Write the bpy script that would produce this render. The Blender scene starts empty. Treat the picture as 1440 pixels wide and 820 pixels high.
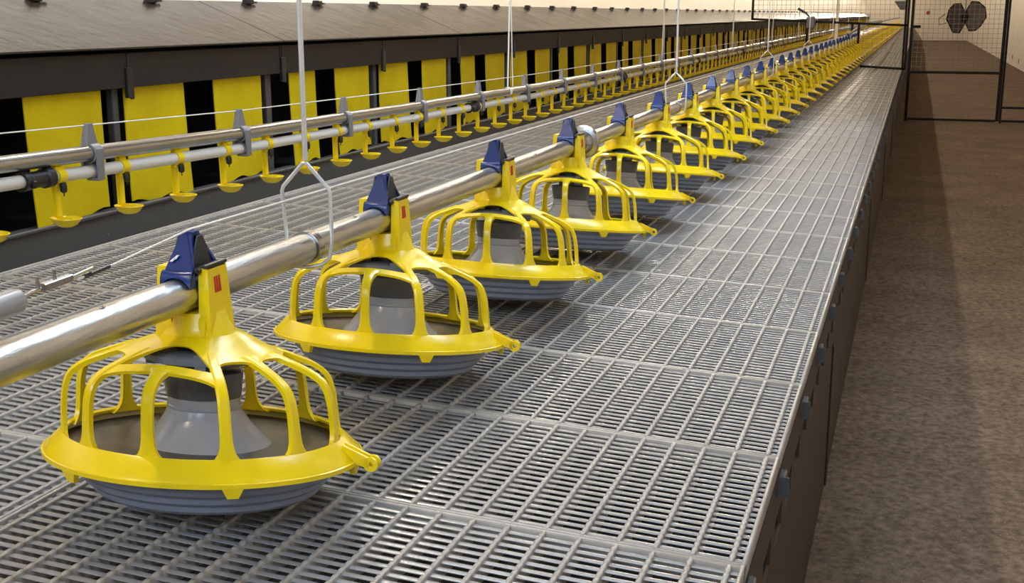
import bpy, math, random
from mathutils import Vector, Matrix, Euler

random.seed(7)
SC = bpy.context.scene
COL = SC.collection
PI = math.pi

# ------------------------------------------------------------------ camera
F = 1700.0
CX, CY = 720.0, 410.0
vp = Vector((1292 - CX, 20 - CY, F)).normalized()          # +Y of the house in camera axes (x right, y down, z forward)
zz = Vector((0, -F, 20 - CY)).normalized()
xx = vp.cross(zz)
def to_world(v): return Vector((xx.dot(v), vp.dot(v), zz.dot(v)))
cr, cu, cb = to_world(Vector((1, 0, 0))), to_world(Vector((0, -1, 0))), to_world(Vector((0, 0, -1)))
cam_data = bpy.data.cameras.new('camera')
cam_data.sensor_width = 36.0
cam_data.lens = F / 1440 * 36.0
cam_data.clip_start = 0.02
cam_data.clip_end = 300
cam = bpy.data.objects.new('camera', cam_data)
COL.objects.link(cam)
cam.matrix_world = Matrix(((cr.x, cu.x, cb.x, 0), (cr.y, cu.y, cb.y, 0), (cr.z, cu.z, cb.z, 0), (0, 0, 0, 1)))
SC.camera = cam

# ------------------------------------------------------------------ light and exposure
SC.view_settings.view_transform = 'Standard'
SC.view_settings.look = 'None'
SC.view_settings.gamma = 1.0
SC.view_settings.use_curve_mapping = False
SC.view_settings.exposure = 0.0
SC.cycles.sample_clamp_indirect = 6.0
W = bpy.data.worlds.new('daylight')
SC.world = W
W.use_nodes = True
W.node_tree.nodes['Background'].inputs['Color'].default_value = (0.75, 0.87, 1.0, 1)
W.node_tree.nodes['Background'].inputs['Strength'].default_value = 0.25
BULB = 760.0                  # emission of the bulbs hung over the nests
BULB_SIDE = 110.0              # emission of the bulbs over the litter
FILL_PANEL = 20.0                  # emission of the unseen cool fill panel added over the near slats
DAY = 72.0                    # daylight through the high gable window behind the camera

def area_light(name, loc, target, sx, sy, power, color):
    l = bpy.data.lights.new(name, 'AREA')
    l.shape = 'RECTANGLE'; l.size = sx; l.size_y = sy; l.energy = power; l.color = color
    o = bpy.data.objects.new(name, l)
    COL.objects.link(o)
    o.location = loc
    o.rotation_euler = (Vector(target) - Vector(loc)).to_track_quat('-Z', 'Y').to_euler()
    return o
area_light('door_daylight', (-0.3, -1.75, 1.30), (-0.4, 3.0, -0.6), 2.6, 0.8, DAY, (0.64, 0.80, 1.0))

# ------------------------------------------------------------------ geometry constants (metres, camera at the origin)
TH = math.radians(2.776)                   # fall of the slatted platform towards the litter
VX = Vector((math.cos(TH), 0, -math.sin(TH)))
VN = Vector((math.sin(TH), 0, math.cos(TH)))
PD = -0.605
def plat(u, y, h=0.0): return VX * u + VN * (PD + h) + Vector((0, y, 0))
FLOOR_Z = -1.139
END_Y = 58.3
NEST_X = -1.79
PIPE = Vector((-0.791, 0, -0.318))
DX = -1.45                                  # drinker line
FY0, FSTEP = 1.205, 0.551                   # feeders along the pipe

# ------------------------------------------------------------------ materials
def mat(name, color, rough=0.5, metal=0.0, var=0.0, var_scale=20.0, bump=0.0, bump_scale=80.0, emit=None, strength=0.0,
        spec=0.5, stretch=None, rough_var=0.0, color2=None, coat=0.0):
    m = bpy.data.materials.new(name)
    m.use_nodes = True
    nt = m.node_tree
    b = nt.nodes['Principled BSDF']
    b.inputs['Base Color'].default_value = (*color, 1)
    b.inputs['Roughness'].default_value = rough
    b.inputs['Metallic'].default_value = metal
    b.inputs['Specular IOR Level'].default_value = spec
    b.inputs['Coat Weight'].default_value = coat
    if emit:
        b.inputs['Emission Color'].default_value = (*emit, 1)
        b.inputs['Emission Strength'].default_value = strength
    if var or bump or rough_var:
        tc = nt.nodes.new('ShaderNodeTexCoord')
        src = tc.outputs['Object']
        if stretch:
            mp = nt.nodes.new('ShaderNodeMapping')
            mp.inputs['Scale'].default_value = stretch
            nt.links.new(src, mp.inputs['Vector'])
            src = mp.outputs['Vector']
        if var or rough_var:
            nz = nt.nodes.new('ShaderNodeTexNoise')
            nz.inputs['Scale'].default_value = var_scale
            nz.inputs['Detail'].default_value = 6
            nz.inputs['Roughness'].default_value = 0.62
            nt.links.new(src, nz.inputs['Vector'])
        if var:
            rp = nt.nodes.new('ShaderNodeValToRGB')
            rp.color_ramp.elements[0].position = 0.3
            rp.color_ramp.elements[1].position = 0.7
            lo = tuple(c * (1 - var) for c in color)
            hi = color2 if color2 else tuple(min(1, c * (1 + var)) for c in color)
            rp.color_ramp.elements[0].color = (*lo, 1)
            rp.color_ramp.elements[1].color = (*hi, 1)
            nt.links.new(nz.outputs['Fac'], rp.inputs['Fac'])
            nt.links.new(rp.outputs['Color'], b.inputs['Base Color'])
        if rough_var:
            mr = nt.nodes.new('ShaderNodeMapRange')
            mr.inputs['To Min'].default_value = max(0.02, rough - rough_var)
            mr.inputs['To Max'].default_value = rough + rough_var
            nt.links.new(nz.outputs['Fac'], mr.inputs['Value'])
            nt.links.new(mr.outputs['Result'], b.inputs['Roughness'])
        if bump:
            nb = nt.nodes.new('ShaderNodeTexNoise')
            nb.inputs['Scale'].default_value = bump_scale
            nb.inputs['Detail'].default_value = 5
            nt.links.new(src, nb.inputs['Vector'])
            bp = nt.nodes.new('ShaderNodeBump')
            bp.inputs['Strength'].default_value = bump
            bp.inputs['Distance'].default_value = 0.01
            nt.links.new(nb.outputs['Fac'], bp.inputs['Height'])
            nt.links.new(bp.outputs['Normal'], b.inputs['Normal'])
    return m

M = {}
M['yellow'] = mat('yellow_plastic', (0.90, 0.66, 0.004), 0.26, spec=0.5, bump=0.04, bump_scale=40)
M['curtain'] = mat('yellow_curtain', (0.66, 0.48, 0.003), 0.6, spec=0.15, var=0.10, var_scale=9, bump=0.08, bump_scale=14)
M['blue'] = mat('blue_plastic', (0.006, 0.030, 0.165), 0.25, bump=0.05, bump_scale=60)
M['cap_web'] = mat('dark_web', (0.035, 0.037, 0.042), 0.5)
M['black'] = mat('black_plastic', (0.012, 0.012, 0.013), 0.4)
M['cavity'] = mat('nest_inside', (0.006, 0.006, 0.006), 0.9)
M['pan'] = mat('grey_pan_plastic', (0.21, 0.23, 0.29), 0.34, bump=0.03, bump_scale=50)
M['pan_in'] = mat('shade_tinted_pan', (0.060, 0.047, 0.034), 0.35, var=0.35, var_scale=14, stretch=(1, 1, 6))  # brown stands for the dark reflection and shade inside the pan
M['cone'] = mat('light_grey_plastic', (0.36, 0.36, 0.38), 0.22)
M['collar'] = mat('smoke_grey_plastic', (0.10, 0.10, 0.105), 0.18)
M['disc'] = mat('blue_grey_plastic', (0.20, 0.22, 0.25), 0.25)
M['galv'] = mat('galvanized_steel', (0.50, 0.48, 0.44), 0.30, 0.95, var=0.18, var_scale=14, bump=0.10, bump_scale=55, stretch=(3, 0.6, 3), rough_var=0.08)
M['steel'] = mat('dull_steel', (0.42, 0.41, 0.40), 0.24, 0.95, var=0.12, var_scale=20, stretch=(2, 0.4, 2))
M['rod'] = mat('zinc_rod', (0.75, 0.76, 0.78), 0.3, 0.6)
M['white'] = mat('white_pipe', (0.72, 0.69, 0.64), 0.35)
M['bracket'] = mat('grey_bracket', (0.20, 0.20, 0.22), 0.4)
M['slat'] = mat('grey_slat_plastic', (0.30, 0.293, 0.29), 0.22, var=0.10, var_scale=25, spec=0.4, rough_var=0.06)
M['rib'] = mat('beige_rib_plastic', (0.40, 0.37, 0.33), 0.34, var=0.12, var_scale=30, spec=0.4)  # paler beige than the cross bars
M['lid'] = mat('brown_lid', (0.030, 0.021, 0.016), 0.24, spec=0.42, var=0.16, var_scale=6, bump=0.10, bump_scale=22, rough_var=0.07)
M['fascia'] = mat('brown_board', (0.032, 0.023, 0.019), 0.6, spec=0.2, var=0.10, var_scale=10)
M['base'] = mat('grey_board', (0.070, 0.066, 0.062), 0.55, var=0.06, var_scale=12, bump=0.03, bump_scale=90)
M['post'] = mat('grey_post', (0.07, 0.066, 0.06), 0.5)
M['side'] = mat('brown_side_board', (0.060, 0.042, 0.032), 0.55, spec=0.25, var=0.15, var_scale=7)
M['frame'] = mat('black_steel_frame', (0.010, 0.008, 0.007), 0.65, spec=0.2)
M['wire'] = mat('grey_wire', (0.25, 0.22, 0.19), 0.5, 0.3)
M['cable'] = mat('white_cable', (0.80, 0.78, 0.74), 0.4)
M['wall'] = mat('cream_wall', (0.80, 0.73, 0.63), 0.5, var=0.05, var_scale=1.5)
M['ceil'] = mat('grey_ceiling', (0.22, 0.20, 0.18), 0.6)
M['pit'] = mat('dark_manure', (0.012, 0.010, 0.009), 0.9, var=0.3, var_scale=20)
M['red'] = mat('red_mark', (0.55, 0.03, 0.01), 0.5)
M['rednail'] = mat('red_disc', (0.35, 0.06, 0.03), 0.5)
M['fan'] = mat('brown_grey_blade', (0.075, 0.060, 0.055), 0.5, var=0.2, var_scale=6)
M['bulb'] = mat('lit_bulb', (1, 1, 1), 0.5, emit=(1.0, 0.86, 0.66), strength=BULB)
M['bulb_side'] = mat('lit_bulb_side', (1, 1, 1), 0.5, emit=(1.0, 0.80, 0.56), strength=BULB_SIDE)
M['panel'] = mat('added_fill_panel', (1, 1, 1), 0.5, emit=(0.60, 0.78, 1.0), strength=FILL_PANEL)
M['tension'] = mat('grey_tensioner', (0.34, 0.34, 0.35), 0.35)
M['slat_clip'] = mat('grey_slat_clip', (0.11, 0.105, 0.105), 0.4)
M['patch'] = mat('white_mark', (0.85, 0.85, 0.85), 0.5)
M['grey_box'] = mat('grey_casing', (0.13, 0.14, 0.16), 0.45)

def litter_material():
    m = bpy.data.materials.new('litter')
    m.use_nodes = True
    nt = m.node_tree
    b = nt.nodes['Principled BSDF']
    b.inputs['Roughness'].default_value = 0.9
    b.inputs['Specular IOR Level'].default_value = 0.2
    tc = nt.nodes.new('ShaderNodeTexCoord')
    def noise(scale, detail, rough=0.6):
        n = nt.nodes.new('ShaderNodeTexNoise')
        n.inputs['Scale'].default_value = scale; n.inputs['Detail'].default_value = detail
        n.inputs['Roughness'].default_value = rough
        nt.links.new(tc.outputs['Object'], n.inputs['Vector'])
        return n
    a, c = noise(3.0, 5), noise(45.0, 6, 0.7)
    r1 = nt.nodes.new('ShaderNodeValToRGB')
    r1.color_ramp.elements[0].position = 0.3; r1.color_ramp.elements[0].color = (0.165, 0.114, 0.076, 1)
    r1.color_ramp.elements[1].position = 0.7; r1.color_ramp.elements[1].color = (0.245, 0.176, 0.121, 1)
    nt.links.new(a.outputs['Fac'], r1.inputs['Fac'])
    r2 = nt.nodes.new('ShaderNodeValToRGB')
    r2.color_ramp.elements[0].position = 0.34; r2.color_ramp.elements[0].color = (0.45, 0.43, 0.40, 1)
    r2.color_ramp.elements[1].position = 0.70; r2.color_ramp.elements[1].color = (1.35, 1.32, 1.28, 1)
    nt.links.new(c.outputs['Fac'], r2.inputs['Fac'])
    mx = nt.nodes.new('ShaderNodeMix'); mx.data_type = 'RGBA'; mx.blend_type = 'MULTIPLY'
    mx.inputs['Factor'].default_value = 1.0
    nt.links.new(r1.outputs['Color'], mx.inputs[6]); nt.links.new(r2.outputs['Color'], mx.inputs[7])
    v = nt.nodes.new('ShaderNodeTexVoronoi'); v.inputs['Scale'].default_value = 70
    nt.links.new(tc.outputs['Object'], v.inputs['Vector'])
    r3 = nt.nodes.new('ShaderNodeValToRGB')                      # pale straw bits
    r3.color_ramp.elements[0].position = 0.05; r3.color_ramp.elements[0].color = (1, 1, 1, 1)
    r3.color_ramp.elements[1].position = 0.13; r3.color_ramp.elements[1].color = (0, 0, 0, 1)
    nt.links.new(v.outputs['Distance'], r3.inputs['Fac'])
    m2 = nt.nodes.new('ShaderNodeMix'); m2.data_type = 'RGBA'
    m2.inputs[7].default_value = (0.42, 0.33, 0.23, 1)
    nt.links.new(r3.outputs['Color'], m2.inputs['Factor'])
    nt.links.new(mx.outputs[2], m2.inputs[6])
    nt.links.new(m2.outputs[2], b.inputs['Base Color'])
    bp = nt.nodes.new('ShaderNodeBump'); bp.inputs['Strength'].default_value = 0.6; bp.inputs['Distance'].default_value = 0.02
    nt.links.new(c.outputs['Fac'], bp.inputs['Height'])
    nt.links.new(bp.outputs['Normal'], b.inputs['Normal'])
    return m
M['litter'] = litter_material()

# ------------------------------------------------------------------ mesh helpers
K = 0.959                                              # size of the feed line against the first survey
FT = (math.atan(-0.15), math.atan(0.023), 0)            # the pans hang a little out of level
class MB:
    def __init__(self): self.v = []; self.f = []
    def add(self, vs, fs):
        o = len(self.v)
        self.v += [tuple(p) for p in vs]
        self.f += [tuple(i + o for i in q) for q in fs]
        return self
    def box(self, x0, x1, y0, y1, z0, z1, c=0.0):
        if c <= 0:
            vs = [(x, y, z) for x in (x0, x1) for y in (y0, y1) for z in (z0, z1)]
            return self.add(vs, [(0, 1, 3, 2), (4, 6, 7, 5), (0, 4, 5, 1), (2, 3, 7, 6), (0, 2, 6, 4), (1, 5, 7, 3)])
        # chamfered box: three 2-ring loops
        vs = []; ids = {}
        for ix, x in ((0, x0), (1, x1)):
            for iy, y in ((0, y0), (1, y1)):
                for iz, z in ((0, z0), (1, z1)):
                    sx = c if ix == 0 else -c; sy = c if iy == 0 else -c; sz = c if iz == 0 else -c
                    for ax, p in (('x', (x, y + sy, z + sz)), ('y', (x + sx, y, z + sz)), ('z', (x + sx, y + sy, z))):
                        ids[(ix, iy, iz, ax)] = len(vs); vs.append(p)
        fs = []
        g = lambda a, b_, c_, ax: ids[(a, b_, c_, ax)]
        for s in (0, 1):
            q = [g(s, 0, 0, 'x'), g(s, 0, 1, 'x'), g(s, 1, 1, 'x'), g(s, 1, 0, 'x')]; fs.append(q if s == 0 else q[::-1])
            q = [g(0, s, 0, 'y'), g(1, s, 0, 'y'), g(1, s, 1, 'y'), g(0, s, 1, 'y')]; fs.append(q if s == 0 else q[::-1])
            q = [g(0, 0, s, 'z'), g(0, 1, s, 'z'), g(1, 1, s, 'z'), g(1, 0, s, 'z')]; fs.append(q if s == 0 else q[::-1])
        for a in (0, 1):
            for b_ in (0, 1):
                q = [g(a, b_, 0, 'x'), g(a, b_, 0, 'y'), g(a, b_, 1, 'y'), g(a, b_, 1, 'x')]
                fs.append(q if a == b_ else q[::-1])
                q = [g(a, 0, b_, 'x'), g(a, 1, b_, 'x'), g(a, 1, b_, 'z'), g(a, 0, b_, 'z')]
                fs.append(q if a == b_ else q[::-1])
                q = [g(0, a, b_, 'y'), g(0, a, b_, 'z'), g(1, a, b_, 'z'), g(1, a, b_, 'y')]
                fs.append(q if a == b_ else q[::-1])
                for c_ in (0, 1):
                    q = [g(a, b_, c_, 'x'), g(a, b_, c_, 'y'), g(a, b_, c_, 'z')]
                    fs.append(q[::-1] if (a + b_ + c_) % 2 == 0 else q)
        return self.add(vs, fs)
    def hexa(self, p):                      # eight corners: bottom ring 0-3, top ring 4-7
        return self.add(p, [(3, 2, 1, 0), (4, 5, 6, 7), (0, 1, 5, 4), (1, 2, 6, 5), (2, 3, 7, 6), (3, 0, 4, 7)])
    def tube(self, pts, r, n=10, caps=True):
        pts = [Vector(p) for p in pts]
        rs = r if isinstance(r, (list, tuple)) else [r] * len(pts)
        rings = []; ref = None
        for i, p in enumerate(pts):
            a = pts[max(0, i - 1)]; b = pts[min(len(pts) - 1, i + 1)]
            t = (b - a).normalized()
            if ref is None:
                ref = Vector((0, 0, 1)) if abs(t.z) < 0.9 else Vector((1, 0, 0))
            e1 = (ref - t * ref.dot(t)).normalized(); e2 = t.cross(e1); ref = e1
            rings.append([p + (e1 * math.cos(2 * PI * k / n) + e2 * math.sin(2 * PI * k / n)) * rs[i] for k in range(n)])
        vs = [v for rg in rings for v in rg]; fs = []
        for i in range(len(rings) - 1):
            for k in range(n):
                fs.append((i * n + k, i * n + (k + 1) % n, (i + 1) * n + (k + 1) % n, (i + 1) * n + k))
        if caps:
            fs.append(tuple(range(n))[::-1]); fs.append(tuple(range((len(rings) - 1) * n, len(rings) * n)))
        return self.add(vs, fs)
    def lathe(self, prof, n=48, c=(0, 0, 0), axis='z', close=False):
        vs = []; fs = []
        for r, h in prof:
            for k in range(n):
                a = 2 * PI * k / n
                p = (r * math.cos(a), r * math.sin(a), h)
                if axis == 'y': p = (p[0], h, -p[1])
                vs.append((p[0] + c[0], p[1] + c[1], p[2] + c[2]))
        m = len(prof)
        for i in range(m if close else m - 1):
            j = (i + 1) % m
            for k in range(n):
                fs.append((i * n + k, i * n + (k + 1) % n, j * n + (k + 1) % n, j * n + k))
        if not close:
            if prof[0][0] > 0: fs.append(tuple(range(n))[::-1])
            if prof[-1][0] > 0: fs.append(tuple(range((m - 1) * n, m * n)))
        return self.add(vs, fs)
    def shell(self, P, N, th, closed=False):   # P[i][j] outer points, N normals, th thickness
        ni, nj = len(P), len(P[0])
        o = [P[i][j] for i in range(ni) for j in range(nj)]
        q = [P[i][j] - N[i][j] * th for i in range(ni) for j in range(nj)]
        S = ni * nj; fs = []
        for i in range(ni if closed else ni - 1):
            i2 = (i + 1) % ni
            for j in range(nj - 1):
                a, b, c, d = i * nj + j, i2 * nj + j, i2 * nj + j + 1, i * nj + j + 1
                fs.append((a, b, c, d)); fs.append((S + d, S + c, S + b, S + a))
            fs.append((i * nj, S + i * nj, S + i2 * nj, i2 * nj))
            e = nj - 1
            fs.append((i * nj + e, i2 * nj + e, S + i2 * nj + e, S + i * nj + e))
        if not closed:
            for i, fl in ((0, False), (ni - 1, True)):
                for j in range(nj - 1):
                    z = (i * nj + j, i * nj + j + 1, S + i * nj + j + 1, S + i * nj + j)
                    fs.append(z[::-1] if fl else z)
        return self.add(o + q, fs)
    def mesh(self, name, m, smooth=35):
        me = bpy.data.meshes.new(name)
        me.from_pydata(self.v, [], self.f)
        me.update()
        me.materials.append(m)
        if smooth:
            me.shade_smooth()
            me.set_sharp_from_angle(angle=math.radians(smooth))
        return me
    def build(self, name, m, parent=None, smooth=35):
        return link(name, self.mesh(name, m, smooth), parent)

def link(name, me, parent=None):
    o = bpy.data.objects.new(name, me)
    COL.objects.link(o)
    if parent: o.parent = parent
    return o
def tag(o, label, cat, group=None, kind=None):
    o['label'] = label; o['category'] = cat
    if group: o['group'] = group
    if kind: o['kind'] = kind
    return o
def thing(name, label, cat, loc=(0, 0, 0), group=None):
    o = bpy.data.objects.new(name, None); COL.objects.link(o)
    o.location = loc; o.empty_display_size = 0.05
    return tag(o, label, cat, group)
def struct(name, mb, m, smooth=0):
    o = mb.build(name, m, None, smooth); o['kind'] = 'structure'; return o
def copy_tree(o, parent=None, keep=None):
    c = o.copy(); COL.objects.link(c); c.parent = parent
    for ch in list(o.children):
        if keep is None or ch.name.split('.')[0] in keep:
            copy_tree(ch, c, keep)
    return c
ONES = ['', 'first', 'second', 'third', 'fourth', 'fifth', 'sixth', 'seventh', 'eighth', 'ninth', 'tenth', 'eleventh', 'twelfth', 'thirteenth',
        'fourteenth', 'fifteenth', 'sixteenth', 'seventeenth', 'eighteenth', 'nineteenth']
TENS = ['', '', 'twent', 'thirt', 'fort', 'fift', 'sixt', 'sevent', 'eight', 'ninet']
def ordinal(n):
    if n >= 100: return ('hundredth' if n == 100 else 'hundred-and-' + ordinal(n - 100))
    if n < 20: return ONES[n]
    return TENS[n // 10] + ('ieth' if n % 10 == 0 else 'y-' + ONES[n % 10])

# ------------------------------------------------------------------ the house shell
struct('floor', MB().box(-2.1, 2.14, -1.8, END_Y + 0.1, FLOOR_Z - 0.1, FLOOR_Z), M['litter'])
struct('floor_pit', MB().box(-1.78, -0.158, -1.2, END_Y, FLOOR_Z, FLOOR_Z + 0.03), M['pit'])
wl = MB().box(-2.16, -2.06, -1.8, END_Y + 0.1, FLOOR_Z, 0.03)
wl.hexa([(-2.16, -1.8, 0.03), (-2.06, -1.8, 0.03), (-2.06, END_Y + 0.1, 0.03), (-2.16, END_Y + 0.1, 0.03),
         (-3.56, -1.8, 2.1), (-3.46, -1.8, 2.1), (-3.46, END_Y + 0.1, 2.1), (-3.56, END_Y + 0.1, 2.1)])  # lean added so the bulbs light the upper wall more squarely
struct('wall_left', wl, M['wall'])
struct('wall_right', MB().box(2.1, 2.2, -1.8, END_Y + 0.1, FLOOR_Z, 2.1), M['wall'])
struct('wall_end', MB().box(-3.5, 2.1, END_Y, END_Y + 0.1, FLOOR_Z, 2.1), M['wall'])
struct('ceiling', MB().box(-3.5, 2.2, -1.8, END_Y + 0.1, 2.0, 2.1), M['ceil'])
wb = MB()
wb.box(-3.5, -1.75, -1.9, -1.8, FLOOR_Z, 2.0).box(1.2, 2.1, -1.9, -1.8, FLOOR_Z, 2.0).box(-1.75, 1.2, -1.9, -1.8, 1.75, 2.0).box(-1.75, 1.2, -1.9, -1.8, FLOOR_Z, 0.85)
struct('wall_back', wb, M['ceil'])

# ------------------------------------------------------------------ slatted platform
PL, PWID = 0.354, 0.81
def slat_mesh():
    mb = MB()
    w, L = PWID - 0.001, PL - 0.0008
    # end bars and side rails
    for y in (0, L - 0.0062): mb.box(0, w, y, y + 0.0062, -0.026, 0.0012, 0.0012)
    for x in (0, w - 0.005): mb.box(x, x + 0.005, 0, L, -0.026, 0.0028, 0.0012)
    n0 = len(mb.f)
    # cross bars with rounded backs
    nb = 20; pitch = PL / 21
    for k in range(nb):
        y = pitch * (k + 1)
        prof = [(0.0, -0.0044), (-0.0041, -0.0026), (-0.0038, -0.0018), (-0.0012, -0.0013), (0.0012, -0.0013), (0.0038, -0.0018), (0.0041, -0.0026), (0.0, -0.0044)]
        n = len(prof)
        vs = [(0.003, y + a, z) for a, z in prof] + [(w - 0.003, y + a, z) for a, z in prof]
        mb.add(vs, [(i, i + 1, n + i + 1, n + i) for i in range(n - 1)])
    # long ribs with a knuckle at each crossing
    nf = len(mb.f)
    for j in range(19):
        x = 0.018 + 0.043 * j
        rows = []
        ys = [0.004]
        for k in range(nb):
            yc = pitch * (k + 1)
            ys += [yc - 0.0052, yc - 0.0032, yc + 0.0032, yc + 0.0052]
        ys.append(L - 0.004)
        vs = []; fs = []
        for i, y in enumerate(ys):
            bump = 0 < i < len(ys) - 1 and (i - 1) % 4 in (1, 2)
            hw, h = (0.0031, 0.0028) if bump else (0.0021, 0.0018)
            vs += [(x - hw, y, -0.024), (x - hw, y, h - 0.0008), (x - hw * 0.75, y, h), (x + hw * 0.75, y, h), (x + hw, y, h - 0.0008), (x + hw, y, -0.024)]
        for i in range(len(ys) - 1):
            for q in range(5):
                a = i * 6 + q
                fs.append((a, a + 6, a + 7, a + 1))
        mb.add(vs, fs)
    me = mb.mesh('slat_panel', M['slat'], 50)
    me.materials.append(M['rib'])
    for p in me.polygons:
        if p.index >= nf or p.index < n0: p.material_index = 1
    return me
slat_me = slat_mesh()
U_EDGE = -0.110
ROWS = 150
for r in range(ROWS):
    y = 0.552 + PL * r
    for side in (0, 1):
        o = link('slat_panel', slat_me)
        o.location = plat(U_EDGE - PWID * (side + 1), y)
        o.rotation_euler = (0, TH, 0)
        if side == 0:
            lb = 'grey slatted floor panel along the open platform edge, %s from the camera' % ordinal(r + 1)
        else:
            lb = 'grey slatted floor panel beside the nest fronts, %s from the camera' % ordinal(r + 1)
        tag(o, lb, 'slat panel', 'slatted floor panels along the edge' if side == 0 else 'slatted floor panels along the nests')
# the farthest rows, beyond counting
mb = MB()
y1 = 0.558 + PL * ROWS
for r in range(13):
    y = y1 + PL * r
    for u in (U_EDGE - 2 * PWID, U_EDGE - PWID):
        for k in range(21): mb.box(u + 0.004, u + PWID - 0.004, y + PL / 21 * k - 0.004, y + PL / 21 * k + 0.004, -0.02, -0.002)
        for j in range(19): mb.box(u + 0.0155 + 0.043 * j, u + 0.0205 + 0.043 * j, y, y + PL, -0.024, 0)
o = mb.build('far_slats', M['slat'], None, 0)
o.location = plat(0, 0); o.rotation_euler = (0, TH, 0)
tag(o, 'last grey slatted panels at the far end of the house', 'slat panel', None, 'stuff')

# board along the open edge of the platform
def side_board():
    L = 7 * PL - 0.004
    mb = MB()
    x0, x1 = -0.147, -0.142
    top, s1, s0, bot = -0.632, -0.697, -0.738, FLOOR_Z - 0.02
    mb.box(x0, x1, 0, L, s1, top)
    mb.box(x0, x1, 0, L, bot, s0)
    n = 17; p = 7 * PL / n; y = 0.0
    for k in range(n + 1):
        a = max(0, k * p - 0.028); b = min(L, k * p + 0.028)
        mb.box(x0, x1, a, b, s0, s1)
    return mb
sb_me = side_board().mesh('board', M['side'], 0)
br = MB()
br.box(-0.142, -0.132, 0.010, 0.046, -0.655, -0.630, 0.002).box(-0.142, -0.126, 0.010, 0.013, -0.660, -0.630)
br_me = br.mesh('bracket', M['slat_clip'], 0)
cv_me = MB().box(-0.142, -0.137, 0.002, 0.034, FLOOR_Z - 0.02, -0.78, 0.002).mesh('cover_strip', M['side'], 0)
for j in range(23):
    y = 0.432 + 7 * PL * j
    t = thing('platform_side_board', 'dark brown slotted board closing the platform side, %s from the camera' % ordinal(j + 1), 'board',
              (0, y, 0), 'boards along the platform side')
    link('board', sb_me, t)
    link('cover_strip', cv_me, t)
    for k in range(7):
        b = link('bracket', br_me, t); b.location = (0, 0.126 - 0.006 + PL * k, 0)
    if j == 0: t.children[0]['label'] = 'slotted brown board'

# ------------------------------------------------------------------ nests along the left wall
UNIT = 1.488
def nest_parts():
    parts = []
    # lid: sloping board
    lid = MB()
    x0, z0, x1, z1, th = NEST_X + 0.016, -0.076, -2.058, 0.040, 0.004
    for a in (0,):
        ya, yb = 0.002, UNIT - 0.002
        n = 12
        prev = None
        for i in range(n):
            pass
        lid.hexa([(x1, ya, z1 - th), (x0, ya, z0 - th), (x0, yb, z0 - th), (x1, yb, z1 - th),
                  (x1, ya, z1), (x0, ya, z0), (x0, yb, z0), (x1, yb, z1)])
    parts.append(('lid', lid, 'lid', 0, None))
    for b in (0, 1):
        f = MB().box(NEST_X - 0.012, NEST_X, b * 0.744 + 0.002, b * 0.744 + 0.742, -0.172, -0.090, 0.0015)
        parts.append(('fascia_board', f, 'fascia', 0, None))
    base = MB()
    base.hexa([(NEST_X - 0.03, 0.001, -0.555), (NEST_X + 0.006, 0.001, -0.555), (NEST_X + 0.006, UNIT - 0.001, -0.555), (NEST_X - 0.03, UNIT - 0.001, -0.555),
               (NEST_X - 0.03, 0.001, -0.462), (NEST_X - 0.006, 0.001, -0.462), (NEST_X - 0.006, UNIT - 0.001, -0.462), (NEST_X - 0.03, UNIT - 0.001, -0.462)])
    base.box(NEST_X - 0.03, NEST_X + 0.004, 0.001, UNIT - 0.001, -0.464, -0.455, 0.002)
    base.lathe([(0.004, 0), (0.003, 0.004)], 8, (NEST_X + 0.0015, 0.62, -0.512))
    parts.append(('base_board', base, 'base', 0, None))
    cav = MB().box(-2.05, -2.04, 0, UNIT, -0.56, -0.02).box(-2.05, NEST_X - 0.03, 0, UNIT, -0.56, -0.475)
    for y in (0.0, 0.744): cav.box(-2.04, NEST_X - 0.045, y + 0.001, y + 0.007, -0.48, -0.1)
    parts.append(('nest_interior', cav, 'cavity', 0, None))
    for b, spans in ((0, ((0.078, 0.250), (0.390, 0.655))), (0.744, ((0.000, 0.254), (0.398, 0.655)))):
        for ya, yb in spans:
            P = []; N = []
            ny, nz = 12, 8
            ph = random.uniform(0, 6)
            for i in range(ny + 1):
                rowp = []; rown = []
                for j in range(nz + 1):
                    fz = j / nz
                    y = b + ya + (yb - ya) * i / ny
                    z = -0.150 - (0.302 + 0.006 * math.sin(i * 0.9 + ph)) * fz
                    x = NEST_X - 0.016 + 0.006 * fz * math.sin(i / ny * 4.5 + ph) + 0.008 * fz * fz
                    rowp.append(Vector((x, y, z))); rown.append(Vector((1, 0, 0)))
                P.append(rowp); N.append(rown)
            c = MB().shell(P, N, 0.003)
            parts.append(('curtain', c, 'curtain', 60, None))
    for y, w in ((UNIT - 0.055, 0.030), (0.744 - 0.040, 0.022)):
        p = MB().box(NEST_X - 0.040, NEST_X - 0.020, y, y + w, -0.470, -0.100, 0.002)
        parts.append(('post', p, 'post', 0, None))
    for y in (0.0145, 0.744):
        k = MB().box(NEST_X - 0.004, NEST_X + 0.007, y - 0.014, y + 0.004, -0.196, -0.124, 0.002)
        k.box(NEST_X - 0.004, NEST_X + 0.004, y + 0.004, y + 0.016, -0.200, -0.124, 0.002)
        k.box(NEST_X - 0.001, NEST_X + 0.002, y - 0.003, y + 0.001, -0.13, -0.094)
        parts.append(('bracket', k, 'black', 0, None))
    for y in (0.24, 0.72, 1.20):
        h = MB().box(-2.05, -2.024, y, y + 0.034, 0.030, 0.048, 0.003).box(-2.036, -2.028, y + 0.034, y + 0.058, 0.034, 0.040)
        parts.append(('hinge', h, 'black', 0, None))
    return parts
proto = thing('nest_box', '', 'nest box', (0, 1.763 - UNIT, 0), 'nest boxes along the wall')
for nm, mbx, mk, sm, _ in nest_parts(): mbx.build(nm, M[mk], proto, sm)
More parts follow.
